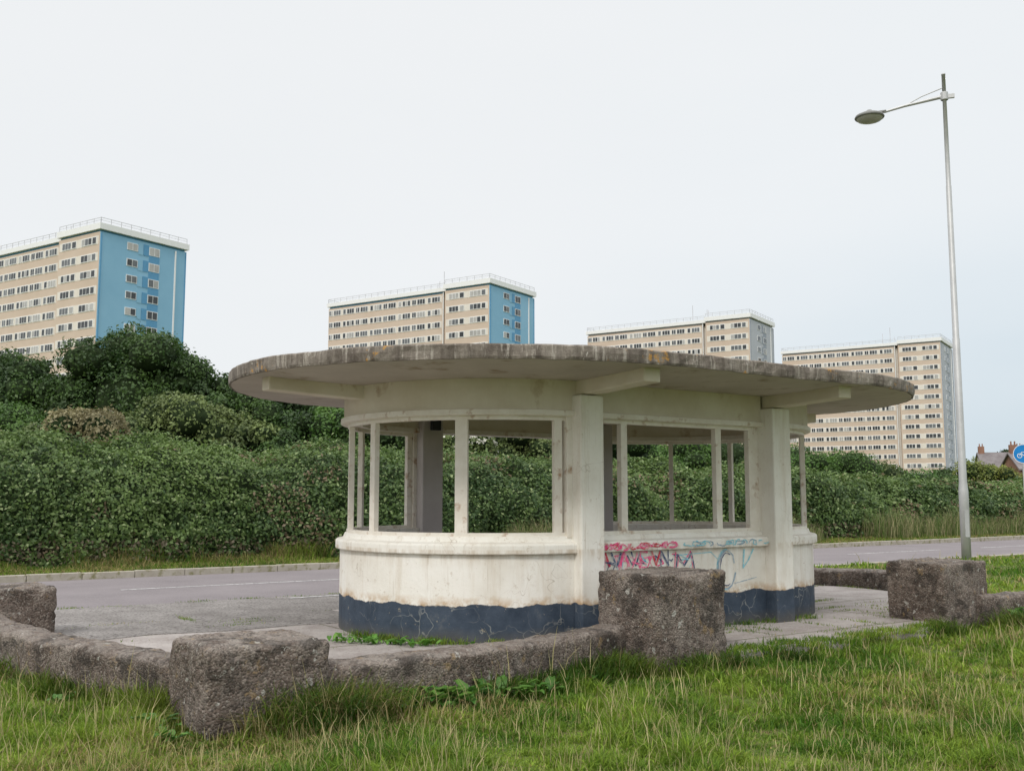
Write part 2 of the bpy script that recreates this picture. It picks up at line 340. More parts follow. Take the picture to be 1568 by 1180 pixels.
for k in range(len(rings)-1):
    for i in range(K):
        j=(i+1)%K; mb.f.append((k*K+i,k*K+j,(k+1)*K+j,(k+1)*K+i)); mb.m.append(0 if k<4 else 1)
mb.f.append(tuple(range(K))); mb.m.append(0); mb.f.append(tuple(range((len(rings)-1)*K,len(rings)*K))); mb.m.append(1)
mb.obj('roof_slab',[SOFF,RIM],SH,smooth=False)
m=MB(); rr=R-.095
def post(c,ang,w,d=.06,z0=1.0,z1=2.2):
    a=math.radians(ang); dr=(math.cos(a),math.sin(a)); tg=(-dr[1],dr[0]); m.obox(c,tg,dr,-w/2,w/2,rr-d/2,rr+d/2,z0,z1)
for a,w in ((294.3,.085),(260,.125),(221.5,.085),(197,.06),(166,.06),(132.5,.07)):
    post(C1,a,w); post(C2,248-a,w)
for a,w in ((299.6,.15),(128.4,.15)):
    post(C1,a,w,.13); post(C2,248-a,w,.13)
nn=N
for t,w in ((.60,.085),(1.97,.085),(L-.22,.16)):
    m.obox(C1,A,nn,t-w/2,t+w/2,R-.19,R-.12,1.0,2.2)
m.obj('window_posts',[FRAME],SH,bev=.004)
m=MB()
for p,r in paths:
    for z0,z1 in ((1.012,1.05),(2.15,2.192)):
        m.sweep(p,[(r-.13,z0),(r-.065,z0),(r-.065,z1),(r-.13,z1)])
m.obj('window_rails',[FRAME],SH)
m=MB(); m.obox((C1+A*L/2),A,N,-1.1,1.1,-.25,.2,.40,.45); m.obox((C1+A*L/2),A,N,-1.0,-.85,-.2,.15,0,.4); m.obox((C1+A*L/2),A,N,.85,1.0,-.2,.15,0,.4)
m.obj('interior_bench',[plain('bench_wood_material',(.2,.13,.08))],SH,bev=.01)
m=MB(); q=C1-N*(R-.35); m.obox(q,A,N,-.06,.06,.0,.06,2.22,2.36); m.obj('junction_box',[plain('dark_box_material',(.03,.03,.035))],SH)
# graffiti
gr=random.Random(4)
def stroke(mb,pts,w,off,mi,jit=.006):
    pp=[np.array(p,float)+np.array([gr.uniform(-jit,jit),gr.uniform(-jit,jit)]) for p in pts]
    for i in range(len(pp)-1):
        d=pp[i+1]-pp[i]; l=np.linalg.norm(d)+1e-6; d/=l; p=np.array([-d[1],d[0]])*w/2*gr.uniform(.7,1.3); a=pp[i]-d*w*.3; b=pp[i+1]+d*w*.3
        oo=off+.0004*(len(mb.f)%11)
        def W(t): q=C1+A*t[0]+N*oo; return (q[0],q[1],t[1])
        mb.quad([W(a-p),W(b-p),W(b+p),W(a+p)],mi)
def fad(name,c):
    m,nt,b=newmat(name); co=coords(nt); f=ramp(nt,noise(nt,co,22,6,.75),[(.47,0.),(.62,1.)])
    nt.links.new(mix(nt,mth(nt,'MULTIPLY',f,.6),c,(.80,.77,.71)),b.inputs['Base Color']); b.inputs['Roughness'].default_value=.7; return m
g=MB(); GC=[fad('graffiti_pink_material',(.80,.09,.25)),fad('graffiti_red_material',(.58,.03,.06)),fad('graffiti_cyan_material',(.22,.58,.68)),fad('graffiti_navy_material',(.03,.06,.16)),fad('graffiti_grey_material',(.25,.36,.45))]
def arcp(cx,cz,rx,rz,a0,a1,n=10): return [(cx+rx*math.cos(math.radians(a0+(a1-a0)*i/n)),cz+rz*math.sin(math.radians(a0+(a1-a0)*i/n))) for i in range(n+1)]
ow=R-.05+.003; oc=R+.003
for i in range(34):
    x=gr.uniform(.18,1.15); c=gr.choice([0,0,0,1]); a=gr.uniform(0,360)
    if gr.random()<.5: stroke(g,arcp(x,.9,gr.uniform(.02,.07),gr.uniform(.015,.033),a,a+gr.uniform(120,320),7),gr.uniform(.010,.020),oc,c)
    else: stroke(g,[(x,gr.uniform(.87,.93)),(x+gr.uniform(-.07,.07),gr.uniform(.87,.93)),(x+gr.uniform(-.07,.07),gr.uniform(.87,.93))],gr.uniform(.01,.02),oc,c)
for i in range(22):
    x=gr.uniform(1.3,2.55); a=gr.uniform(0,360); stroke(g,arcp(x,.9,gr.uniform(.03,.09),gr.uniform(.01,.032),a,a+gr.uniform(90,250),7),.011,oc,gr.choice([2,2,4]))
for i,(c,sh) in enumerate(((1,'A'),(3,'V'),(0,'A'),(3,'V'),(0,'E'),(1,'V'),(3,'N'))):
    x=.2+i*.135+gr.uniform(-.02,.02); z0,z1=.69+gr.uniform(-.02,.02),.835
    if sh=='A': stroke(g,[(x,z0),(x+.06,z1),(x+.12,z0)],.028,ow,c); stroke(g,[(x+.02,z0+.05),(x+.1,z0+.05)],.018,ow,c)
    if sh=='V': stroke(g,[(x,z1),(x+.06,z0),(x+.12,z1)],.024,ow,c)
    if sh=='E': stroke(g,[(x+.1,z1),(x+.01,z1),(x+.01,z0),(x+.1,z0)],.02,ow,c); stroke(g,[(x,.77),(x+.08,.77)],.02,ow,c)
    if sh=='N': stroke(g,[(x,z0),(x,z1),(x+.1,z0),(x+.1,z1)],.02,ow,c)
for i in range(30):
    x=gr.uniform(.2,1.45); stroke(g,[(x,gr.uniform(.62,.83)),(x+gr.uniform(-.1,.1),gr.uniform(.65,.83)),(x+gr.uniform(-.12,.12),gr.uniform(.65,.83))],gr.uniform(.006,.016),ow,gr.choice([0,0,2,3]))
stroke(g,[(1.22,.60),(1.25,.80),(1.35,.68),(1.46,.80),(1.5,.60)],.018,ow,3)
stroke(g,[(1.2,.62),(1.23,.82),(1.33,.70),(1.44,.82),(1.47,.64)],.014,ow,0)
stroke(g,arcp(1.98,.61,.13,.21,20,350,14),.018,ow,4); stroke(g,arcp(1.98,.61,.10,.18,60,300,12),.010,ow,3)
stroke(g,arcp(1.98,.61,.15,.22,90,270,12),.010,ow,2)
stroke(g,[(2.25,.82),(2.24,.62),(2.32,.7),(2.4,.82)],.016,ow,2); stroke(g,[(2.1,.45),(2.45,.5)],.010,ow,4); stroke(g,[(1.2,.78),(1.75,.80),(1.85,.72)],.010,ow,2)
g.obj('graffiti',GC,SH,recalc=False)
# ---------------------------------------------------------------- rough blocks and walls
def rough_block(name,F,d1,L1,d2,L2,z0,z1,seed=0,rad=.05,amp=.018):
    bm=bmesh.new(); bmesh.ops.create_cube(bm,size=1); bmesh.ops.subdivide_edges(bm,edges=bm.edges[:],cuts=44,use_grid_fill=True)
    P=np.array([v.co[:] for v in bm.verts]); dim=np.array([L1,L2,z1-z0]); P=P*dim
    inner=dim/2-rad; q=np.clip(P,-inner,inner); d=P-q; l=np.linalg.norm(d,axis=1); k=l>1e-6; P[k]=q[k]+d[k]/l[k][:,None]*np.minimum(l[k],rad)[:,None]
    nrm=(P-q*.9); nrm/=np.linalg.norm(nrm,axis=1)[:,None]+1e-9
    edge=(np.abs(P)>inner-.02).sum(1)>=2
    chip=np.clip(ns(P+seed,5,seed%9)-.2,0,1)*.045*edge
    P=P+nrm*(amp*fb(P+seed*3.1,2.2,seed%9)+.007*ns(P+seed,11,seed%7)+.005*ns(P,27,3)+.004*ns(P,60,13)-chip)[:,None]
    d1=np.array(d1); d2=np.array(d2); O=np.array(F)+d1*L1/2+d2*L2/2
    for v,p in zip(bm.verts,P):
        xy=O+d1*p[0]+d2*p[1]; v.co=(xy[0],xy[1],(z0+z1)/2+p[2])
    bmesh.ops.recalc_face_normals(bm,faces=bm.faces)
    me=bpy.data.meshes.new(name); bm.to_mesh(me); bm.free(); me.materials.append(PEB); me.polygons.foreach_set('use_smooth',[True]*len(me.polygons))
    ob=bpy.data.objects.new(name,me); COL.objects.link(ob); return ob
U=lambda x,y:(x/math.hypot(x,y),y/math.hypot(x,y))
rough_block('concrete_pier',(-1.87,6.4),U(-.6,.8),.72,U(.8,.6),.84,-.3,.46,1,.05,.026)
rough_block('concrete_pier',(1.22,8.7),U(-.62,.78),.73,U(.78,.62),.92,-.3,.74,2,.035,.012)
rough_block('concrete_pier',(4.8,11.4),U(-.62,.78),.72,U(.78,.62),.98,-.3,.66,3,.04,.018)
rough_block('concrete_pier',(-5.05,9.95),U(-.62,.78),.7,U(.78,.62),.62,-.3,.50,4,.04,.018)
def catmull(pts,step=.035):
    P=[np.array(p,float) for p in pts]; P=[2*P[0]-P[1]]+P+[2*P[-1]-P[-2]]; out=[]
    for i in range(1,len(P)-2):
        n=max(2,int(np.linalg.norm(P[i+1]-P[i])/step))
        for k in range(n):
            t=k/n; out.append(.5*((2*P[i])+(-P[i-1]+P[i+1])*t+(2*P[i-1]-5*P[i]+4*P[i+1]-P[i+2])*t*t+(-P[i-1]+3*P[i]-3*P[i+1]+P[i+2])*t**3))
    out.append(P[-2]); return out
def low_wall(name,pts,h=.27,th=.32,seed=0):
    c=catmull(pts); path=[]
    for i,p in enumerate(c):
        d=c[min(i+1,len(c)-1)]-c[max(i-1,0)]; d/=np.linalg.norm(d); path.append((p[0],p[1],d[1],-d[0]))
    prof=[]; hw=th/2
    for z in np.linspace(-.3,h-.08,13): prof.append((hw,z))
    for k in range(1,14):
        a=math.pi*k/14; prof.append((hw*math.copysign(abs(math.cos(a))**.55,math.cos(a)),h-.08+.08*math.sin(a)**.7))
    for z in np.linspace(h-.08,-.3,13): prof.append((-hw,z))
    m=MB(); m.sweep(path,prof); V=np.array(m.v); k=len(prof)
    n=np.array([[p[2],p[3]] for p in path]).repeat(k,0); sg=np.array([r for r,z in prof]*len(path))/hw
    dd=.015*fb(V+seed,1.6,seed%5)+.010*ns(V,8,seed%6)+.006*ns(V,23,2)+.004*ns(V,55,12)
    V[:,:2]+=n*(sg*dd)[:,None]; V[:,2]+=np.where(V[:,2]>h-.12,.014*ns(V,1.1,seed%8)+.009*ns(V,7,3)+.006*ns(V,19,8)+.004*ns(V,50,18),0)
    m.v=[tuple(v) for v in V]; return m.obj(name,[PEB],smooth=True)
W1=[(-5.25,10.15),(-4.55,9.25),(-3.5,8.2),(-2.6,7.5),(-1.9,7.0)]
W2=[(-1.55,6.95),(-.9,7.3),(-.2,7.9),(.4,8.55),(.95,9.2)]
W3=[(5.3,11.9),(6.3,12.3),(7.8,12.7),(10.,13.2)]
W4=[(5.2,12.3),(5.95,13.3),(6.1,14.6),(5.6,15.9),(4.3,16.9)]
low_wall('low_concrete_wall',W1,.28,.34,1); low_wall('low_concrete_wall',W2,.28,.34,2); low_wall('low_concrete_wall',W3,.27,.32,3); low_wall('low_concrete_wall',W4,.27,.32,4)
# ---------------------------------------------------------------- street lamp
GALV=plain('galvanised_steel_material',(.50,.50,.50),.5,.4,.1,3)
LX,LY=10.2,23.0
lp=empty('street_lamp',(LX,LY,0)); m=MB()
m.lathe((LX,LY,0),[(.0,-.2),(.105,-.2),(.105,1.5),(.10,1.56),(.085,1.75),(.08,5.),(.072,5.02),(.060,8.6),(.054,8.62),(.042,11.3),(.047,11.3),(.047,11.33),(.0,11.34)],20)
m.obj('pole',[GALV],lp,smooth=True)
m=MB(); d=U(-.96,.28); 
def LP(r,z): return (LX+d[0]*r,LY+d[1]*r,z)
m.tube([LP(0,10.78),LP(.9,10.64),LP(1.35,10.54)],[.045,.035,.03],10)
m.tube([LP(0,11.0),LP(.5,10.83),LP(.85,10.66)],[.014,.014,.014],8)
m.lathe((LX,LY,10.68),[(.07,0),(.085,.01),(.085,.19),(.07,.2)],16)
m.obox((LX,LY),d,(-d[1],d[0]),-.22,.1,-.035,.035,10.72,10.82)
m.obj('bracket_arm',[GALV],lp,bev=.004)
m=MB(); c=LP(1.68,10.47)
m.lathe(c,[(.0,.15),(.06,.15),(.08,.11),(.2,.075),(.32,.02),(.345,-.03),(.33,-.05),(.30,-.05)],28); m.lathe(c,[(.30,-.05),(.27,-.10),(.16,-.14),(0,-.15)],28,1)
m.tube([LP(1.3,10.56),LP(1.5,10.55)],.035,10)
m.obj('luminaire',[plain('lamp_head_material',(.20,.20,.19),.5),plain('lamp_bowl_material',(.45,.44,.40),.3)],lp,smooth=True)
m=MB(); m.obox((LX,LY),(1,0),(0,-1),-.045,.045,.09,.115,.5,1.1); m.obj('access_door',[GALV],lp)
# cycle sign
sx,sy=18.62,36.9; sg=empty('cycle_route_sign',(sx,sy,0)); m=MB(); m.tube([(sx,sy+.05,-.1),(sx,sy+.05,3.3)],.038,10); m.obj('post',[GALV],sg)
f=np.array([-sx,-sy])/math.hypot(sx,sy); rt=np.array([-f[1],f[0]])
m=MB()
def disc(mb,r,off,mi,cx=0,cz=2.95,r0=0,n=32):
    for i in range(n):
        a,b=6.28318*i/n,6.28318*(i+1)/n
        def P(r,t): q=np.array([sx,sy])+f*off+rt*(cx+r*math.cos(t)); return (q[0],q[1],cz+r*math.sin(t))
        mb.quad([P(r0,a),P(r,a),P(r,b),P(r0,b)] if r0 else [P(1e-4,a),P(r,a),P(r,b)],mi)
disc(m,.345,.0,1); disc(m,.325,.004,0)
for cx in (-.13,.13): disc(m,.085,.008,1,cx,2.88,.062)
def bar(a,b,w=.02):
    a=np.array(a);b=np.array(b);dd=b-a;dd=dd/np.linalg.norm(dd);p=np.array([-dd[1],dd[0]])*w/2
    def P(t): q=np.array([sx,sy])+f*.011+rt*t[0]; return (q[0],q[1],2.88+t[1])
    m.quad([P(a-p),P(b-p),P(b+p),P(a+p)],1)
bar((-.13,0),(-.06,.13)); bar((-.06,.13),(.09,.13)); bar((.09,.13),(.0,.0)); bar((0,0),(-.08,.11)); bar((.13,0),(.08,.18)); bar((.08,.18),(.13,.19))
m.obj('face',[plain('sign_blue_material',(.01,.20,.52),.4),plain('sign_white_material',(.75,.75,.75),.4)],sg,recalc=False)
# ---------------------------------------------------------------- tower blocks
BEI=mottled('tower_beige_cladding_material',(.55,.44,.35),(.61,.50,.41),.15,.8,0); CRM=mottled('tower_cream_panel_material',(.68,.63,.56),(.74,.70,.64),.3,.7,0)
WHT=plain('tower_white_trim_material',(.80,.80,.80),.6,0,.04); BLU=mottled('tower_blue_cladding_material',(.22,.43,.60),(.27,.49,.66),.12,.7,0); DBL=plain('tower_deep_blue_material',(.11,.30,.50),.6,0,.08)
GRY=mottled('tower_grey_cladding_material',(.42,.44,.48),(.48,.50,.54),.12,.7,0); DGR=plain('tower_slate_material',(.28,.31,.36),.6)
def glass(n,c):
    m,nt,b=newmat(n); b.inputs['Roughness'].default_value=.12; nt.links.new(ramp(nt,noise(nt,coords(nt),.4,2),[(.3,tuple(x*.7 for x in c)),(.7,c)]),b.inputs['Base Color']); return m
GL=[glass('window_glass_dark_material',(.05,.055,.06)),glass('window_glass_mid_material',(.15,.16,.17)),glass('window_blind_material',(.48,.47,.45))]
lv=np.array([-.836,.548]); ev=np.array([.548,.836])
PIPE=plain('tower_brown_pipe_material',(.25,.17,.12))
def tower(K,blue,seed):
    rg=random.Random(seed); T=empty('tower_block',(K[0],K[1],0)); O=np.array(K)
    end,acc=(BLU,DBL) if blue else (GRY,DGR)
    mats=[BEI,end,CRM,WHT,acc]+GL+[PIPE]
    b=MB(); ZT=43.9; st=2.72
    def ebox(x0,x1,y0,y1,z0,z1,mi): b.obox(O,lv,ev,x0,x1,y0,y1,z0,z1,mi)
    ebox(.12,11.3,0,17,-1,ZT,0); ebox(12.6,45,1.0,16.5,-1,ZT-.25,0); ebox(11.3,12.6,1.9,15,-1,ZT-.5,2)
    b2=MB(); b2.obox(O,lv,ev,-.0,.118,.02,16.98,-1,ZT-.02,1)
    ebox(11.32,11.55,.6,.8,-1,ZT,8); ebox(12.3,12.5,.85,1.0,-1,ZT,3)
    ebox(-.35,11.5,-.35,17.3,ZT+.35,45.25,3); ebox(.3,11.2,.25,16.8,ZT,ZT+.35,4)
    ebox(11.5,45.3,.65,16.9,ZT+.15,44.85,3); ebox(12.6,44.8,1.2,16.3,ZT-.25,ZT+.15,4)
    w=MB()
    def win(x0,x1,z0,z1,y,n,side=0):
        if side==0: w.obox(O,lv,ev,x0,x1,y-.07,y+.05,z0,z1,3)
        else: w.obox(O,lv,ev,-.08,.05,x0,x1,z0,z1,3)
        ww=(x1-x0-.1*(n+1))/n; mi=rg.choices([5,6,7],[5,3,2])[0]
        for k in range(n):
            a=x0+.1+k*(ww+.1); mm=mi if rg.random()<.6 else rg.choices([5,6,7],[5,3,3])[0]
            pts=[(a,z0+.1),(a+ww,z0+.1),(a+ww,z1-.1),(a,z1-.1)]
            if side==0: w.quad([(*(O+lv*p[0]+ev*(y-.085)),p[1]) for p in pts],mm)
            else: w.quad([(*(O+ev*p[0]-lv*.095),p[1]) for p in pts],mm)
    for fl in range(16):
        z=fl*st+.25
        ebox(.4,11.0,-.03,.0,z+.78,z+2.2,2)
        for x0,x1,n in ((.9,2.0,1),(2.1,4.9,3),(6.3,7.5,1),(7.7,10.2,3)): win(x0,x1,z+.88,z+2.1,-.03,n)
        ebox(12.8,44.8,.97,1.0,z+.78,z+2.2,2)
        for k in range(8):
            x=13.2+k*4.0
            win(x,x+2.2,z+.88,z+2.1,.97,3)
            if k%2==0: win(x+2.45,x+3.35,z+.88,z+2.1,.97,1)
            else: win(x+2.4,x+3.6,z+.88,z+2.1,.97,2)
        win(5.0,7.1,z+.9,z+2.15,0,2,1); win(9.3,11.4,z+.75,z+2.15,0,2,1)
        b.obox(O,lv,ev,-.05,-.004,8.2,9.2,z+.5,z+2.4,4); b.obox(O,lv,ev,-.05,-.004,7.2,8.1,z+.5,z+2.4,1)
        b.obox(O,lv,ev,-.03,-.004,9.3,11.4,z-.5,z+.7,4)
    b.obox(O,lv,ev,-.16,-.004,14.5,14.75,-1,ZT-.3,3)
    for y in (.15,16.75): b.obox(O,lv,ev,-.1,-.003,y,y+.14,-1,ZT-.2,4)
    b.obj('walls',mats,T); b2.obj('end_cladding',mats,T); w.obj('windows',mats,T,recalc=False)
    r=MB()
    def rail(x0,y0,x1,y1,z):
        n=int(math.hypot(x1-x0,y1-y0)/1.8)
        for i in range(n+1):
            x=x0+(x1-x0)*i/n; y=y0+(y1-y0)*i/n; r.obox(O,lv,ev,x-.03,x+.03,y-.03,y+.03,z,z+.9)
        r.obox(O,lv,ev,min(x0,x1)-.03,max(x0,x1)+.03,min(y0,y1)-.03,max(y0,y1)+.03,z+.9,z+.97); r.obox(O,lv,ev,min(x0,x1)-.02,max(x0,x1)+.02,min(y0,y1)-.02,max(y0,y1)+.02,z+.5,z+.55)
    rail(0,0,11.3,0,45.25); rail(0,0,0,17,45.25); rail(12,.9,45,.9,44.85); rail(45,.9,45,16.5,44.85)
    for k in range(3):
        x=13+rg.random()*6; r.tube([(*(O+lv*x+ev*(5+k*3)),44.8),(*(O+lv*x+ev*(5+k*3)),47.6+rg.random()*2.4)],.07,6)
    r.obj('roof_railings',[plain('railing_grey_material',(.45,.45,.46))],T)
for i,K in enumerate([(-66.3,159.5),(-4.5,201.),(57.1,240.),(118.5,277.)]): tower(K,i<2,i+3)
# ---------------------------------------------------------------- houses
BRK=mottled('brick_material',(.22,.11,.08),(.30,.17,.12),.8,.9,0); SLT=mottled('slate_roof_material',(.14,.12,.12),(.22,.20,.20),1,.8,0)
REN=plain('render_material',(.5,.47,.42)); 
def house(cx,cy,ang,wd,dp,hw,hr,wallm):
    T=empty('brick_house',(cx,cy,0)); a=(math.cos(ang),math.sin(ang)); b=(-a[1],a[0]); O=(cx,cy)
    m=MB(); m.obox(O,a,b,-wd/2,wd/2,-dp/2,dp/2,-.5,hw); 
    def P(x,y,z): return (cx+a[0]*x+b[0]*y,cy+a[1]*x+b[1]*y,z)
    for sx_ in (-1,1): m.quad([P(sx_*wd/2,-dp/2,hw),P(sx_*wd/2,dp/2,hw),P(sx_*wd/2,0,hw+hr)])
    m.obj('walls',[wallm],T)
    m=MB()
    for sy_ in (-1,1): m.quadbox([P(-wd/2-.3,sy_*(dp/2+.4),hw-.2),P(wd/2+.3,sy_*(dp/2+.4),hw-.2),P(wd/2+.3,0,hw+hr),P(-wd/2-.3,0,hw+hr),P(-wd/2-.3,sy_*(dp/2+.4),hw),P(wd/2+.3,sy_*(dp/2+.4),hw),P(wd/2+.3,0,hw+hr+.2),P(-wd/2-.3,0,hw+hr+.2)])
    m.obj('roof',[SLT],T)
    m=MB()
    k=int(wd/5)
    for i in range(k+1):
        x=-wd/2+.5+i*(wd-1)/k; m.obox(O,a,b,x-.5,x+.5,-.35,.35,hw+hr-.8,hw+hr+1.3); 
        for j in (-.25,.25): m.lathe(P(x+j,0,hw+hr+1.3),[(.12,0),(.10,.5),(0,.5)],8)
    m.obj('chimneys',[BRK],T)
    m=MB()
    for fl in (0.9,3.6):
        if fl+1.3>hw: continue
        x=-wd/2+1.2
        while x<wd/2-1.5:
            m.obox(O,a,b,x,x+1.4,-dp/2-.06,-dp/2+.02,fl,fl+1.3,0); m.obox(O,a,b,x+.12,x+.64,-dp/2-.08,-dp/2,fl+.12,fl+1.18,1); m.obox(O,a,b,x+.76,x+1.28,-dp/2-.08,-dp/2,fl+.12,fl+1.18,1); x+=2.6
    m.obox(O,a,b,-.5,.5,-dp/2-.07,-dp/2+.02,0,2.1,0)
    m.obj('windows_and_door',[WHT,GL[0]],T)
house(94,188,math.radians(-12),14,8,6.2,3.2,REN); house(76,143,math.radians(-8),11,8,5.2,2.2,BRK); house(110,190,math.radians(-12),16,8,6.2,3.2,BRK); house(140,260,math.radians(-8),20,9,7,3.5,REN)
# ---------------------------------------------------------------- foliage
ib=bmesh.new(); bmesh.ops.create_icosphere(ib,subdivisions=2,radius=1); IV=np.array([v.co[:] for v in ib.verts]); IF=np.array([[v.index for v in f.verts] for f in ib.faces]); ib.free()
def leafquads(P,Nn,size,asp=.55,rg=rng):
    n=len(P); t=rg.normal(size=(n,3)); t-=Nn*(t*Nn).sum(1)[:,None]; t/=np.linalg.norm(t,axis=1)[:,None]+1e-9; b=np.cross(Nn,t)
    s=size[:,None] if hasattr(size,'__len__') else size
    v=np.stack([P-t*s*.5,P+b*s*asp*.5+Nn*s*.08,P+t*s*.5-Nn*s*.1,P-b*s*asp*.5+Nn*s*.08],1); return v.reshape(-1,3)
def foliage(name,blobs,n,size,ca,cb,trunk=None,sub=14,subr=.42,cc=None,seed=0,hull=.72,blossom=0,parent=None):
    rg=np.random.default_rng(seed+11); subs=[]
    for (x,y,z,rx,ry,rz) in blobs:
        for i in range(sub):
            d=rg.normal(size=3); d/=np.linalg.norm(d); 
            if d[2]<-.35: d[2]*=-1
            k=rg.uniform(.5,.82); r=subr*rg.uniform(.6,1.25)
            subs.append((x+d[0]*rx*k,y+d[1]*ry*k,z+d[2]*rz*k,rx*r,ry*r,min(rz,rx)*r*.85))
        subs.append((x,y,z,rx*.7,ry*.7,rz*.7))
    subs=np.array(subs); wgt=subs[:,3]*subs[:,5]; wgt/=wgt.sum(); ch=rg.choice(len(subs),n,p=wgt); sb=subs[ch]
    d=rg.normal(size=(n,3)); d/=np.linalg.norm(d,axis=1)[:,None]; d[:,2]=np.where(d[:,2]<-.5,-d[:,2],d[:,2])
    rad=1+.20*ns(d*1.0+ch[:,None]*1.7,2.4)-np.abs(rg.normal(size=n))*.13+ (rg.random(n)<.10)*rg.uniform(0,.28,n)
    P=sb[:,:3]+d*sb[:,3:6]*rad[:,None]; Nn=d+rg.normal(size=(n,3))*.55; Nn[:,2]+=.25; Nn/=np.linalg.norm(Nn,axis=1)[:,None]
    V=leafquads(P,Nn,size*rg.uniform(.6,1.3,n),.6,rg)
    k=np.clip(.5+.35*ns(P,.8)+.25*ns(P,3.,4)+rg.normal(size=n)*.2,0,1)[:,None]; tone=rg.uniform(.7,1.3,len(subs))[ch][:,None]
    c=(np.array(ca)*(1-k)+np.array(cb)*k)*tone
    if cc is not None:
        s_=rg.random(n)<.12; c[s_]=np.array(cc)*rg.uniform(.7,1.2,s_.sum())[:,None]
    if blossom: s_=(ns(P,2.5,8)>.1)&(rg.random(n)<blossom); c[s_]=(.7,.68,.6)
    cols=np.repeat(c,4,0); Q=np.arange(4*n).reshape(n,4)
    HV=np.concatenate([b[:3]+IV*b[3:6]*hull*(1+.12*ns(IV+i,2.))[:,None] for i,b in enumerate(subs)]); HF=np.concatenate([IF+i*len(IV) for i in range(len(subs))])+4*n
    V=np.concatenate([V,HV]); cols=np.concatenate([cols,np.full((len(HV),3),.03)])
    faces=[(Q,0),(HF,1)]
    if trunk:
        mb=MB(); x,y,r,h=trunk; mb.tube([(x,y,-.2),(x+.05,y,h*.3),(x-.06,y+.05,h*.65),(x,y,h)],[r*1.3,r,r*.75,r*.4],10)
        for b in subs[:8]: mb.tube([(x,y,h*.5),(x+(b[0]-x)*.5,y+(b[1]-y)*.5,h*.5+(b[2]-h*.5)*.6),tuple(b[:3])],[r*.5,r*.3,r*.1],6)
        o=len(V); V=np.concatenate([V,np.array(mb.v)]); cols=np.concatenate([cols,np.full((len(mb.v),3),.1)])
        q4=np.array([f for f in mb.f if len(f)==4])+o; faces.append((q4,2))
    return np_mesh(name,V,faces,[LEAF,HULL,BARK],cols,parent)
DG=((.030,.065,.018),(.075,.135,.030)); MG=((.055,.12,.024),(.125,.23,.048)); OG=((.10,.14,.045),(.19,.24,.08)); BR=((.17,.15,.08),(.28,.25,.13)); YG=((.12,.16,.035),(.28,.30,.07))
foliage('broadleaf_tree',[(-15.2,41,5.0,3.6,3.4,3.2),(-12.9,41,4.3,3.0,3.,2.6),(-17.6,41.5,4.6,2.4,2.5,2.5)],62000,.145,*DG,trunk=(-15,41,.25,5),sub=30,subr=.30,seed=1)
foliage('broadleaf_tree',[(-21.3,42,4.8,2.9,3,2.9),(-25,44,4.8,3.2,3,3.2)],28000,.16,*DG,trunk=(-21.5,42,.22,4.5),sub=20,subr=.34,seed=2)
foliage('broadleaf_tree',[(-10.2,40,4.0,2.3,2.4,2.2),(-8.3,41,3.5,2.4,2.4,1.9)],22000,.145,*DG,trunk=(-9.6,40.3,.16,3.5),sub=18,subr=.36,seed=3)
bl=[('green_bush',-17.6,31.5,2.6,2.4,4.6,MG),('green_bush',-14.9,31,2.2,2.2,4.4,MG),('dry_bush',-11.8,28.6,1.5,1.7,4.1,BR),('olive_bush',-10.2,31.5,2.1,2.0,4.8,OG),('olive_bush',-8.7,32,1.7,1.8,4.6,OG),
('green_bush',-13.4,29.6,1.3,1.5,3.9,OG),('green_bush',-7.2,32.5,1.7,2.0,4.6,DG),('green_bush',-5.9,33,1.6,1.9,4.7,MG),('green_bush',-4.7,33.8,2.0,2.0,5.0,DG),('green_bush',-3.0,35,1.9,2,4.6,MG),('hawthorn_bush',-1.7,33,1.4,1.4,3.9,OG),('green_bush',.6,36.5,2.1,2,4.3,OG),('green_bush',3.2,38,2.3,2,4.3,DG),
('green_bush',6,40,2.3,2,4.1,MG),('green_bush',9,43,2.4,2.2,4.2,DG),('green_bush',12.2,45,2.2,2.,3.8,MG),('green_bush',14.6,46,2.1,2.,3.6,MG),('olive_bush',17.2,48,2.2,1.8,3.0,OG),('green_bush',20.5,50.5,2.4,2,2.6,MG),('yellow_bush',24,51.5,1.8,1.8,3.3,YG),('green_bush',27.5,56,2.6,2,2.7,MG),('green_bush',32,60,2.8,2,2.9,MG)]
for i,(nm,x,y,rx,rz,top,c) in enumerate(bl):
    foliage(nm,[(x,y,top-rz*1.02,rx,rx*.9,rz)],10000,.115,*c,trunk=(x,y,.07,(top-rz)*.8),sub=18,subr=.36,seed=20+i,blossom=.6 if 'haw' in nm else 0)
foliage('distant_tree_line',[(60+8*i+3*math.sin(i*2.1),125+5*math.cos(i),.6+.5*math.sin(i*3),4.5,3,1.8+.6*math.sin(i*1.7)) for i in range(14)],24000,.4,*DG,sub=6,seed=70)
foliage('distant_tree_line',[(-60+9*i,95+5*i*.62,1.5,6,4,4.0+.8*math.sin(i*1.7)) for i in range(16)],22000,.45,*DG,sub=6,seed=71)
foliage('background_tree',[(99,200,8.,3.5,3,3.)],4000,.45,*DG,trunk=(99,200,.3,7),seed=72)
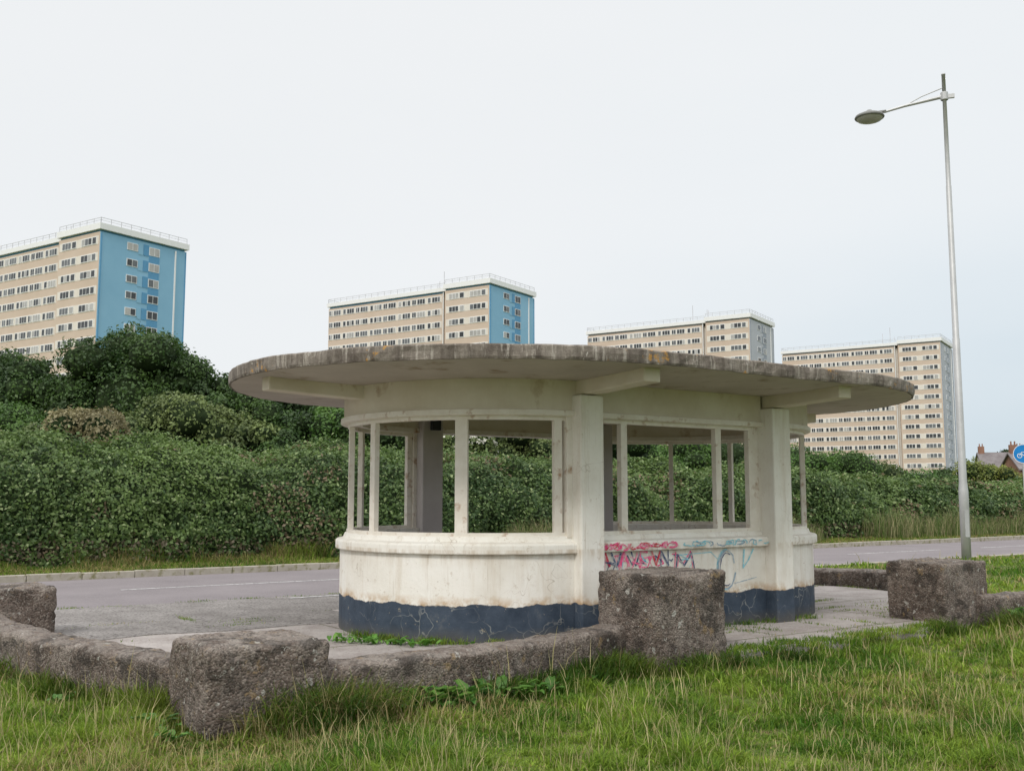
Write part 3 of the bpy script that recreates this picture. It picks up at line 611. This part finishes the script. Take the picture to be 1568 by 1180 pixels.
# hedge
prof=np.array([(21.25,0.0),(21.3,.7),(21.55,1.35),(22.0,1.9),(22.7,2.28),(23.8,2.48),(25.5,2.6),(27.5,2.6)])
cl=np.concatenate([[0],np.cumsum(np.linalg.norm(np.diff(prof,axis=0),axis=1))]); TL=cl[-1]
def hpos(s,t,off=0):
    w=np.interp(t,cl,prof[:,0]); z=np.interp(t,cl,prof[:,1]); w2=np.interp(t+.1,cl,prof[:,0]); z2=np.interp(t+.1,cl,prof[:,1]); w1=np.interp(t-.1,cl,prof[:,0]); z1=np.interp(t-.1,cl,prof[:,1])
    tw,tz=w2-w1,z2-z1; l=np.hypot(tw,tz)+1e-9; nw,nz=-tz/l,tw/l
    p=np.stack([s,w,z],-1); dsp=.22*ns(p,.38,1)+.17*ns(p,1.1,8)+.08*ns(p,3.2,15)+off; tall=.12*ns(np.stack([s*.3,s*0,s*0],-1),1)*z/2.4
    hs=1-.10*sst(s,15,25)-.16*sst(s,26,40)
    w=w+nw*dsp; z=np.maximum((z+nz*dsp+tall)*hs,-.02)
    x=s*A[0]+w*B[0]; y=s*A[1]+w*B[1]; nn=np.stack([nw*B[0],nw*B[1],nz],-1); return np.stack([x,y,z],-1),nn
def hedge(n):
    u=rng.random(n); s=-5+90*u**1.7; t=rng.random(n)**1.15*TL*.9
    off=-np.abs(rng.normal(size=n))*.07+(rng.random(n)<.07)*rng.uniform(0,.22,n)
    P,nn=hpos(s,t,off); Nn=nn+rng.normal(size=(n,3))*.55; Nn/=np.linalg.norm(Nn,axis=1)[:,None]
    dist=np.linalg.norm(P[:,:2],axis=1); size=(.076+.0023*(dist-18))*rng.uniform(.7,1.4,n)
    V=leafquads(P,Nn,size,.55)
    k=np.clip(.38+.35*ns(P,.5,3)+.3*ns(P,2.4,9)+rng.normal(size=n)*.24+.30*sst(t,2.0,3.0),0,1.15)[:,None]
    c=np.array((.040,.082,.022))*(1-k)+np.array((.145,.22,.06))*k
    dry=(ns(P,.9,22)>.5)&(rng.random(n)<.3); c[dry]=(.22,.165,.10)
    li=rng.random(n)<.08; c[li]=(.26,.33,.14)
    low=(P[:,2]<.55)&(rng.random(n)<.35); c[low]=(.14,.115,.07)
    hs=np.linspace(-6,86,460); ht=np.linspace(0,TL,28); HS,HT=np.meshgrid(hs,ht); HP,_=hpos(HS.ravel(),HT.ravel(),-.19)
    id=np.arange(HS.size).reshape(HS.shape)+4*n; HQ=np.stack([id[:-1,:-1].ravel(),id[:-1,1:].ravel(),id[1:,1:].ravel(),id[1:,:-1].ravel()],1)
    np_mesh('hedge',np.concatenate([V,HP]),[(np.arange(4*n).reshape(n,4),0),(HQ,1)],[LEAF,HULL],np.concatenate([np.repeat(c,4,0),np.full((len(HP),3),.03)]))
hedge(290000)
# ---------------------------------------------------------------- grass
def blades(P,h,wd,lean,cols,rg=rng):
    n=len(P); a=rg.uniform(0,6.283,n); t=np.stack([np.cos(a),np.sin(a),0*a],1); la=rg.uniform(0,6.283,n); ld=np.stack([np.cos(la),np.sin(la),0*la],1)
    up=np.array([0,0,1.]); h_=h[:,None]; w=wd[:,None]/2; ln=lean[:,None]
    m1=P+up*h_*.55+ld*h_*ln*.35; tp=P+up*h_*(1-ln*.35)+ld*h_*ln
    V=np.stack([P-t*w,P+t*w,m1+t*w*.8,m1-t*w*.8,tp+t*w*.12,tp-t*w*.12],1).reshape(-1,3)
    i=np.arange(n)*6; Q=np.concatenate([np.stack([i,i+1,i+2,i+3],1),np.stack([i+3,i+2,i+4,i+5],1)])
    return V,Q,np.repeat(cols,6,0)
def gcols(P,n,dry=.0):
    k=np.clip(.45+.45*ns(P,.55,3)+.4*ns(P,2.2,12)+rng.normal(size=n)*.22,0,1)[:,None]
    c=np.array((.065,.155,.012))*(1-k)+np.array((.26,.36,.045))*k
    yl=np.clip((ns(P,.8,20)-.05)*1.3,0,.8); pick=rng.random(n)<(yl*.45+.04+dry); c[pick]=np.array((.42,.34,.14))*rng.uniform(.6,1.15,pick.sum())[:,None]
    return c*rng.uniform(.55,1.3,n)[:,None]
def seg_dist(x,y,pts):
    d=np.full(len(x),9.)
    for (a,b) in zip(pts[:-1],pts[1:]):
        a=np.array(a);b=np.array(b);ab=b-a; t=np.clip(((x-a[0])*ab[0]+(y-a[1])*ab[1])/(ab@ab),0,1); d=np.minimum(d,np.hypot(x-a[0]-t*ab[0],y-a[1]-t*ab[1]))
    return d
parts=[]
n=460000; y=1/(rng.uniform(1/26.,1/4.9,n)); x=rng.uniform(-.56,.56,n)*y
s_,w_=toSW(x,y); ok=(~inpoly(x,y,TERR))&(w_<13.64)&~((w_>11.78)&(s_<14.25))
dw=np.minimum.reduce([seg_dist(x,y,W) for W in (W1,W2,W3,W4)]); ok&=dw>.15
for (F,d1,l1,d2,l2) in (((-1.87,6.4),U(-.6,.8),.72,U(.8,.6),.84),((1.22,8.7),U(-.62,.78),.73,U(.78,.62),.92),((4.8,11.4),U(-.62,.78),.72,U(.78,.62),.98),((-5.05,9.95),U(-.62,.78),.7,U(.78,.62),.62)):
    a=(x-F[0])*d1[0]+(y-F[1])*d1[1]; b=(x-F[0])*d2[0]+(y-F[1])*d2[1]; ok&=~((a>0.02)&(a<l1-.02)&(b>0.02)&(b<l2-.02))
    db=np.hypot(np.maximum(np.maximum(-a,a-l1),0),np.maximum(np.maximum(-b,b-l2),0)); dw=np.minimum(dw,db+.16)
x,y,dw=x[ok],y[ok],dw[ok]; n=len(x); P=np.stack([x,y,gh(x,y)-.01],1)
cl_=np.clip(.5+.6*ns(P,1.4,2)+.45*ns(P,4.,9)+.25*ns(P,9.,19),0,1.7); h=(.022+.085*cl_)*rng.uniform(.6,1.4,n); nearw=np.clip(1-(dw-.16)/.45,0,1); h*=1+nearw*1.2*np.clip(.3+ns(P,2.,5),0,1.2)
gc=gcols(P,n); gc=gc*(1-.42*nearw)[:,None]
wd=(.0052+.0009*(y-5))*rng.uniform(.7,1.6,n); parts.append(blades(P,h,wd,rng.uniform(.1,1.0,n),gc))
k=rng.random(n)<.016; parts.append(blades(P[k],h[k]*2.0+.04,wd[k]*.7,rng.uniform(.1,.5,k.sum()),np.tile((.46,.40,.20),(k.sum(),1))*rng.uniform(.7,1.2,k.sum())[:,None]))
tl=[(-1.25,6.75,.3,1500,.34),(-.95,6.85,.3,1200,.3),(-1.45,6.5,.2,700,.25),(.75,8.6,.3,900,.26),(-2.35,6.95,.25,500,.18),(1.9,9.0,.2,400,.15),(4.6,11.15,.25,600,.22),(5.7,11.4,.35,900,.26),(6.6,12.0,.4,900,.26),(2.55,9.45,.2,500,.13),(3.6,10.25,.25,600,.12),(1.1,8.65,.2,400,.2),(1.6,8.75,.25,500,.2)]
for W,sgn in ((W1,1),(W2,1),(W3,1)):
    c=catmull(W,.16)
    for i in range(1,len(c)-1):
        d=c[i+1]-c[i-1]; d/=np.linalg.norm(d)
        if rng.random()<.75: tl.append((c[i][0]+d[1]*.26*sgn,c[i][1]-d[0]*.26*sgn,.16,int(rng.uniform(60,260)),rng.uniform(.1,.27)))
for (cx,cy,r,nn,hh) in tl:
    q=rng.normal(size=(nn,2))*r*.5; px=cx+q[:,0]; py=cy+q[:,1]; k=~inpoly(px,py,TERR); px,py=px[k],py[k]; PP=np.stack([px,py,gh(px,py)-.01],1); c=len(px)
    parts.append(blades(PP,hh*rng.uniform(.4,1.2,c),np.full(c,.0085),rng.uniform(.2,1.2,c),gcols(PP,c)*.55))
def emit(name,parts):
    Vs=[];Qs=[];Cs=[];o=0
    for V,Q,C in parts: Vs.append(V);Qs.append(Q+o);Cs.append(C);o+=len(V)
    np_mesh(name,np.concatenate(Vs),[(np.concatenate(Qs),0)],[GRASS],np.concatenate(Cs))
emit('grass',parts)
parts=[]
def addp(px,py,pz,h,wdt,dry=0,lean=.8,dark=1):
    c=len(px); PP=np.stack([px,py,np.full(c,pz)],1); parts.append(blades(PP,h*rng.uniform(.4,1.2,c),np.full(c,wdt)*rng.uniform(.7,1.3,c),rng.uniform(.1,lean,c),gcols(PP,c,dry)*dark))
e=TERR[9:16]
for a,b in zip(e[:-1],e[1:]):
    nn=900; t=rng.random(nn); wv=.12*np.sin(t*9+a[0]*3); addp(a[0]+(b[0]-a[0])*t+rng.normal(size=nn)*.08,a[1]+(b[1]-a[1])*t+.06+wv+rng.normal(size=nn)*.09,0,.06,.007)
for ang in rng.uniform(215,300,26):
    nn=int(rng.uniform(15,90)); a=math.radians(ang); bx=C1[0]+(R+.03)*math.cos(a); by=C1[1]+(R+.03)*math.sin(a); addp(bx+rng.normal(size=nn)*.06,by+rng.normal(size=nn)*.02-.02,0,.09,.006)
for i in range(26):
    t=rng.uniform(0,L+.8); q=C1+A*t+N*(R+.02); nn=int(rng.uniform(10,60)); addp(q[0]+rng.normal(size=nn)*.06,q[1]-.03+rng.normal(size=nn)*.02,0,.08,.006)
for i in range(110):
    px,py=(rng.uniform(-4.5,5.5),rng.uniform(8,16)) if i<70 else (rng.uniform(2.2,5.2),rng.uniform(10,14))
    if inpoly(np.array([px]),np.array([py]),TERR)[0]:
        nn=int(rng.uniform(15,130)); a=TH if rng.random()<.6 else TH+1.57; u_=rng.normal(size=nn)*.18; addp(px+u_*math.cos(a)+rng.normal(size=nn)*.025,py+u_*math.sin(a)+rng.normal(size=nn)*.025,0,.045,.006)
for i in range(60):
    s0=rng.uniform(-2,14); px,py=SW(s0,rng.choice([11.8,13.8])+rng.normal()*.05); nn=int(rng.uniform(15,90)); addp(px+rng.normal(size=nn)*.12,py+rng.normal(size=nn)*.05,-.02,.05,.008)
emit('paving_weeds',parts)
parts=[]
n=120000; s0=-6+80*rng.random(n)**1.5; w0=rng.uniform(19.72,21.6,n); px,py=SW(s0,w0); d=np.hypot(px,py); P=np.stack([px,py,np.full(n,.01)],1)
h=(.05+.06*rng.random(n))*(1+2.2*np.clip((w0-20.3),0,1.2)*np.clip(.5+ns(P,.8,3),0,1)); parts.append(blades(P,h,.004+.00045*d,rng.uniform(.1,.8,n),gcols(P,n,.22)*.8))
n=26000; s0=14+55*rng.random(n)**1.3; w0=rng.normal(20.95,.3,n); px,py=SW(s0,w0); d=np.hypot(px,py); P=np.stack([px,py,0*px],1); k=ns(P,.5,6)>-.35; P=P[k]; d=d[k]; c=len(d)
rc=np.where((rng.random(c)<.5)[:,None],np.array((.34,.31,.16)),np.array((.12,.19,.045)))*rng.uniform(.5,1.2,c)[:,None]
parts.append(blades(P,rng.uniform(.3,1.25,c)*np.clip(.75+.3*ns(P,.7,4),.4,1.1),.003+.0003*d,rng.uniform(.1,.5,c),rc))
n=16000; s0=-4+22*rng.random(n); w0=rng.normal(21.2,.12,n); px,py=SW(s0,w0); d=np.hypot(px,py); P=np.stack([px,py,0*px],1); k=ns(P,.9,16)>.25; P=P[k]; d=d[k]; c=len(d)
parts.append(blades(P,rng.uniform(.2,.55,c),.003+.0004*d,rng.uniform(.1,.7,c),gcols(P,c,.2)*.7))
emit('verge_grass',parts)
def dock(name,x,y,z,nl,size,seed,br=1.0):
    rg=np.random.default_rng(seed); V=[];Q=[];C=[]
    for i in range(nl):
        a=rg.uniform(0,6.283); l=size*rg.uniform(.5,1.15); w=l*rg.uniform(.16,.24); el=rg.uniform(.7,1.45); d=np.array([math.cos(a),math.sin(a)]); p=np.array([-d[1],d[0]]); r0=rg.uniform(0,.04); c=(np.array((.045,.13,.02))+np.array((.06,.08,.015))*rg.random())*br*rg.uniform(.7,1.2)
        o=len(V); ks=7; xx=r0; zz=z; e=el; bx,by=x+rg.normal()*size*.42,y+rg.normal()*size*.3
        for k in range(ks):
            t=k/(ks-1); ww=w*math.sin(math.pi*min(1,.08+t*.9))**.8*(.25 if t<.18 else 1); wob=.16*w*math.sin(k*2.3+i)
            for sgn,zu in ((-1,.45*ww),(0,0),(1,.45*ww)): V.append((bx+d[0]*xx+p[0]*ww*sgn,by+d[1]*xx+p[1]*ww*sgn,zz+zu+wob)); C.append(c*(1.35 if sgn==0 else 1))
            xx+=l/ks*math.cos(e); zz+=l/ks*math.sin(e); e-=.24
        for k in range(ks-1):
            for j in (0,1): b=o+k*3+j; Q.append((b,b+1,b+4,b+3))
    np_mesh(name,np.array(V),[(np.array(Q),0)],[LEAF],np.array(C),smooth=True)
for i,(x,y,nl,sz) in enumerate(((-.42,7.3,46,.24),(-.68,7.12,40,.22),(-.15,7.5,36,.21),(-.9,6.98,20,.18),(-2.25,6.55,24,.15),(-2.05,6.3,14,.12),(.15,7.75,22,.17),(.55,8.3,18,.17),(5.9,11.75,28,.24),(6.8,12.1,24,.24),(7.6,12.4,24,.24),(1.75,8.95,12,.14),(-3.2,7.4,8,.12))):
    dock('dock_plant',x,y,float(gh(np.array([x]),np.array([y]))[0])+.03,nl,sz,i)
for i,(x,y) in enumerate(((-1.62,10.0),(-1.35,9.88),(-1.1,9.8),(-.85,9.72),(-.35,9.62))): dock('dandelion_plant',x,y,.0,20,.15 if i<4 else .1,40+i,1.6)
# ---------------------------------------------------------------- light, world, camera
W=bpy.data.worlds.new("World"); S.world=W; W.use_nodes=True; nt=W.node_tree; bg=nt.nodes['Background']
sunel,sunaz=math.radians(42),math.radians(205)
sky=nd(nt,'ShaderNodeTexSky',sky_type='NISHITA'); sky.sun_disc=False; sky.sun_elevation=sunel; sky.sun_rotation=sunaz; sky.air_density=1; sky.dust_density=2.5
tc=nd(nt,'ShaderNodeTexCoord'); sp=nd(nt,'ShaderNodeSeparateXYZ'); nt.links.new(tc.outputs['Generated'],sp.inputs[0])
g=ramp(nt,sp.outputs[2],[(0.0,(.72,.79,.84)),(.10,(.76,.82,.86)),(.24,(.83,.87,.895)),(.5,(.87,.895,.91)),(1.0,(1,1,1))])
hx=mth(nt,'MULTIPLY',ramp(nt,sp.outputs[0],[(0.0,0.0),(.5,1.0)]),ramp(nt,sp.outputs[2],[(.05,1.0),(.26,0.0)]))
wh=mix(nt,mth(nt,'MULTIPLY',mth(nt,'SUBTRACT',1.0,ramp(nt,sp.outputs[0],[(0.,0.),(.35,1.)])),.7),g,(.87,.885,.895))
g=mix(nt,mth(nt,'MULTIPLY',hx,.62),wh,(.46,.61,.72))
cn=noise(nt,tc.outputs['Generated'],2.2,5,.5,(1,1,3)); g=mix(nt,mth(nt,'MULTIPLY',ramp(nt,cn,[(.35,0.),(.75,1.)]),.35),g,(.93,.935,.94))
zen=mth(nt,'MULTIPLY_ADD',ramp(nt,sp.outputs[2],[(.48,0.),(1.,1.)]),15.0,10.4)
vm=nd(nt,'ShaderNodeVectorMath',operation='SCALE'); nt.links.new(g,vm.inputs[0]); nt.links.new(zen,vm.inputs['Scale'])
nt.links.new(mix(nt,.93,sky.outputs[0],vm.outputs[0]),bg.inputs[0]); bg.inputs[1].default_value=.1
ld=bpy.data.lights.new('sun','SUN'); ld.energy=1.5; ld.angle=math.radians(12); ld.color=(1,.96,.9); lo=bpy.data.objects.new('sun',ld); COL.objects.link(lo)
dv=Vector((math.sin(sunaz)*math.cos(sunel),math.cos(sunaz)*math.cos(sunel),math.sin(sunel))); lo.rotation_euler=dv.to_track_quat('Z','Y').to_euler(); lo.location=(0,0,30)
cd=bpy.data.cameras.new('camera'); co=bpy.data.objects.new('camera',cd); COL.objects.link(co); S.camera=co
co.location=(0,0,1.4); co.rotation_euler=(math.radians(96.26),0,0); cd.lens=35.59; cd.sensor_width=36; cd.sensor_fit='HORIZONTAL'; cd.clip_end=6000; cd.clip_start=.05
S.view_settings.view_transform='Standard'; S.view_settings.look='None'; S.view_settings.exposure=0
